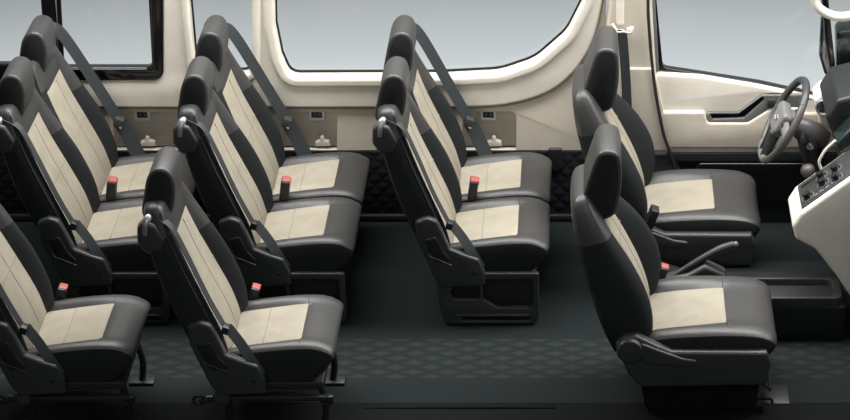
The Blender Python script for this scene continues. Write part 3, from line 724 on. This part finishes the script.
for rx, ry, oy in ((.024,.016,0),(.008,.014,0),(.014,.006,.007)):
    tube(b, [WM @ Vector((rx*math.cos(q), oy+ry*math.sin(q), .036)) for q in [2*PI*k/24 for k in range(24)]], .0014, 5, closed=True)
obj('emblem', b, 'chrome', HB)
# column
SC = thing('steering_column', 'grey steering column shroud with stalk and ignition lock behind the wheel', 'steering column', (cx, .42, cz))
b = bmesh.new(); tube(b, [-nv*.04, -nv*.09, -nv*.15, -nv*.21], [.035,.052,.056,.040], 16, 3, flat=.9); CO = obj('shroud', b, 'softgrey', SC)
b = bmesh.new(); tube(b, [-nv*.09, -nv*.085+Vector((0,-.08,.0)), -nv*.08+Vector((0,-.15,.012))], [.009,.008,.012], 8, 3); obj('stalk', b, 'black', SC)
b = bmesh.new(); tube(b, [-nv*.09, -nv*.085+Vector((0,.08,.0)), -nv*.08+Vector((0,.15,.012))], [.009,.008,.012], 8, 3); obj('stalk', b, 'black', SC)
k0 = -nv*.13+Vector((0,-.062,-.03)); b = bmesh.new(); lathe(b, [(.017,0),(.017,.012),(.010,.014)], k0, (-.4,-1,0), 14); kl = obj('ignition_lock', b, 'chrome', SC)
b = bmesh.new(); lathe(b, [(.030,-.01),(.030,.004),(.02,.006)], k0, (-.4,-1,0), 16); obj('lock_collar', b, 'black', SC)
b = bmesh.new(); tube(b, [-nv*.12+Vector((0,0,-.02)), -nv*.14+Vector((.02,-.0,-.15)), Vector((.22,0,-.42))], [.05,.045,.04], 12, 4); obj('column_boot', b, 'black', SC)

# assist grip at the windscreen pillar
gx, gz = at(835, 5, .80)
t = thing('assist_grip', 'thick ivory grab handle at the top right corner beside the windscreen', 'grab handle', (gx, .80, gz))
def gl_(px, py): x, z = at(px, py, .80); return (x-gx, 0, z-gz)
b = bmesh.new(); tube(b, [gl_(806,-22),gl_(813,-4),gl_(819,8),gl_(834,16),gl_(852,15),gl_(872,4),gl_(878,-14)], [.020,.020,.021,.021,.021,.020,.018], 14, 6); GR = obj('grip', b, 'ivory', t)
b = bmesh.new(); q0, q1 = gl_(797,-34), gl_(890,-14); tube(b, [q0, gl_(840,-26), q1], .028, 10, 4); obj('mount', b, 'ivory', t)
# windscreen pillar (out of frame at the right, carries the grip)
b = bmesh.new(); q = [at(*p, .86) for p in ((902,120),(880,40),(850,-40),(820,-75))]; tube(b, [(x, .86, z) for x, z in q], .04, 10, 4); struct(obj('trim_11', b, 'ivory'), 'windscreen pillar trim')

# ------------------------------------------------------------------ light
def area(name, loc, rot, sx, sy, power, col=(1,1,1)):
    l = bpy.data.lights.new(name, 'AREA'); l.shape = 'RECTANGLE'; l.size = sx; l.size_y = sy; l.energy = power; l.color = col
    o = bpy.data.objects.new(name, l); C.objects.link(o); o.location = loc; o.rotation_euler = rot; return o
area('studio_softbox', (-.2, .45, 3.0), (math.radians(0), 0, 0), 5.5, 1.2, 330, (1,.99,.97))
area('front_softbox', (3.2, -.2, 2.6), (0, math.radians(55), 0), 1.5, 2.5, 60, (1,.99,.98))
area('fill_softbox', (0, -5, 3.5), (math.radians(58), 0, 0), 6, 3, 85, (.96,.99,1))
# ------------------------------------------------------------------ world: grey studio cyclorama behind the van
w = bpy.data.worlds.new('studio'); S.world = w; w.use_nodes = True; N = w.node_tree.nodes; L = w.node_tree.links; bg = N['Background']
tc = N.new('ShaderNodeTexCoord'); sp = N.new('ShaderNodeSeparateXYZ'); L.new(tc.outputs['Generated'], sp.inputs[0])
mr = N.new('ShaderNodeMapRange'); mr.inputs['From Min'].default_value = -.412; mr.inputs['From Max'].default_value = -.365
L.new(sp.outputs['Z'], mr.inputs['Value']); cr = N.new('ShaderNodeValToRGB'); L.new(mr.outputs['Result'], cr.inputs['Fac'])
e = cr.color_ramp.elements; e[0].position = 0; e[0].color = (.79,.81,.82,1); e[1].position = 1; e[1].color = (.385,.40,.41,1)
m2 = N.new('ShaderNodeMapRange'); m2.inputs['From Min'].default_value = .0; m2.inputs['From Max'].default_value = .5; m2.inputs['To Min'].default_value = .04; m2.inputs['To Max'].default_value = 1
m2.interpolation_type = 'SMOOTHSTEP'; L.new(sp.outputs['Y'], m2.inputs['Value']); L.new(m2.outputs['Result'], bg.inputs['Strength']); L.new(cr.outputs['Color'], bg.inputs['Color'])
S.view_settings.view_transform = 'Standard'; S.view_settings.look = 'None'; S.view_settings.exposure = 0; S.view_settings.gamma = 1
S.view_settings.use_curve_mapping = False
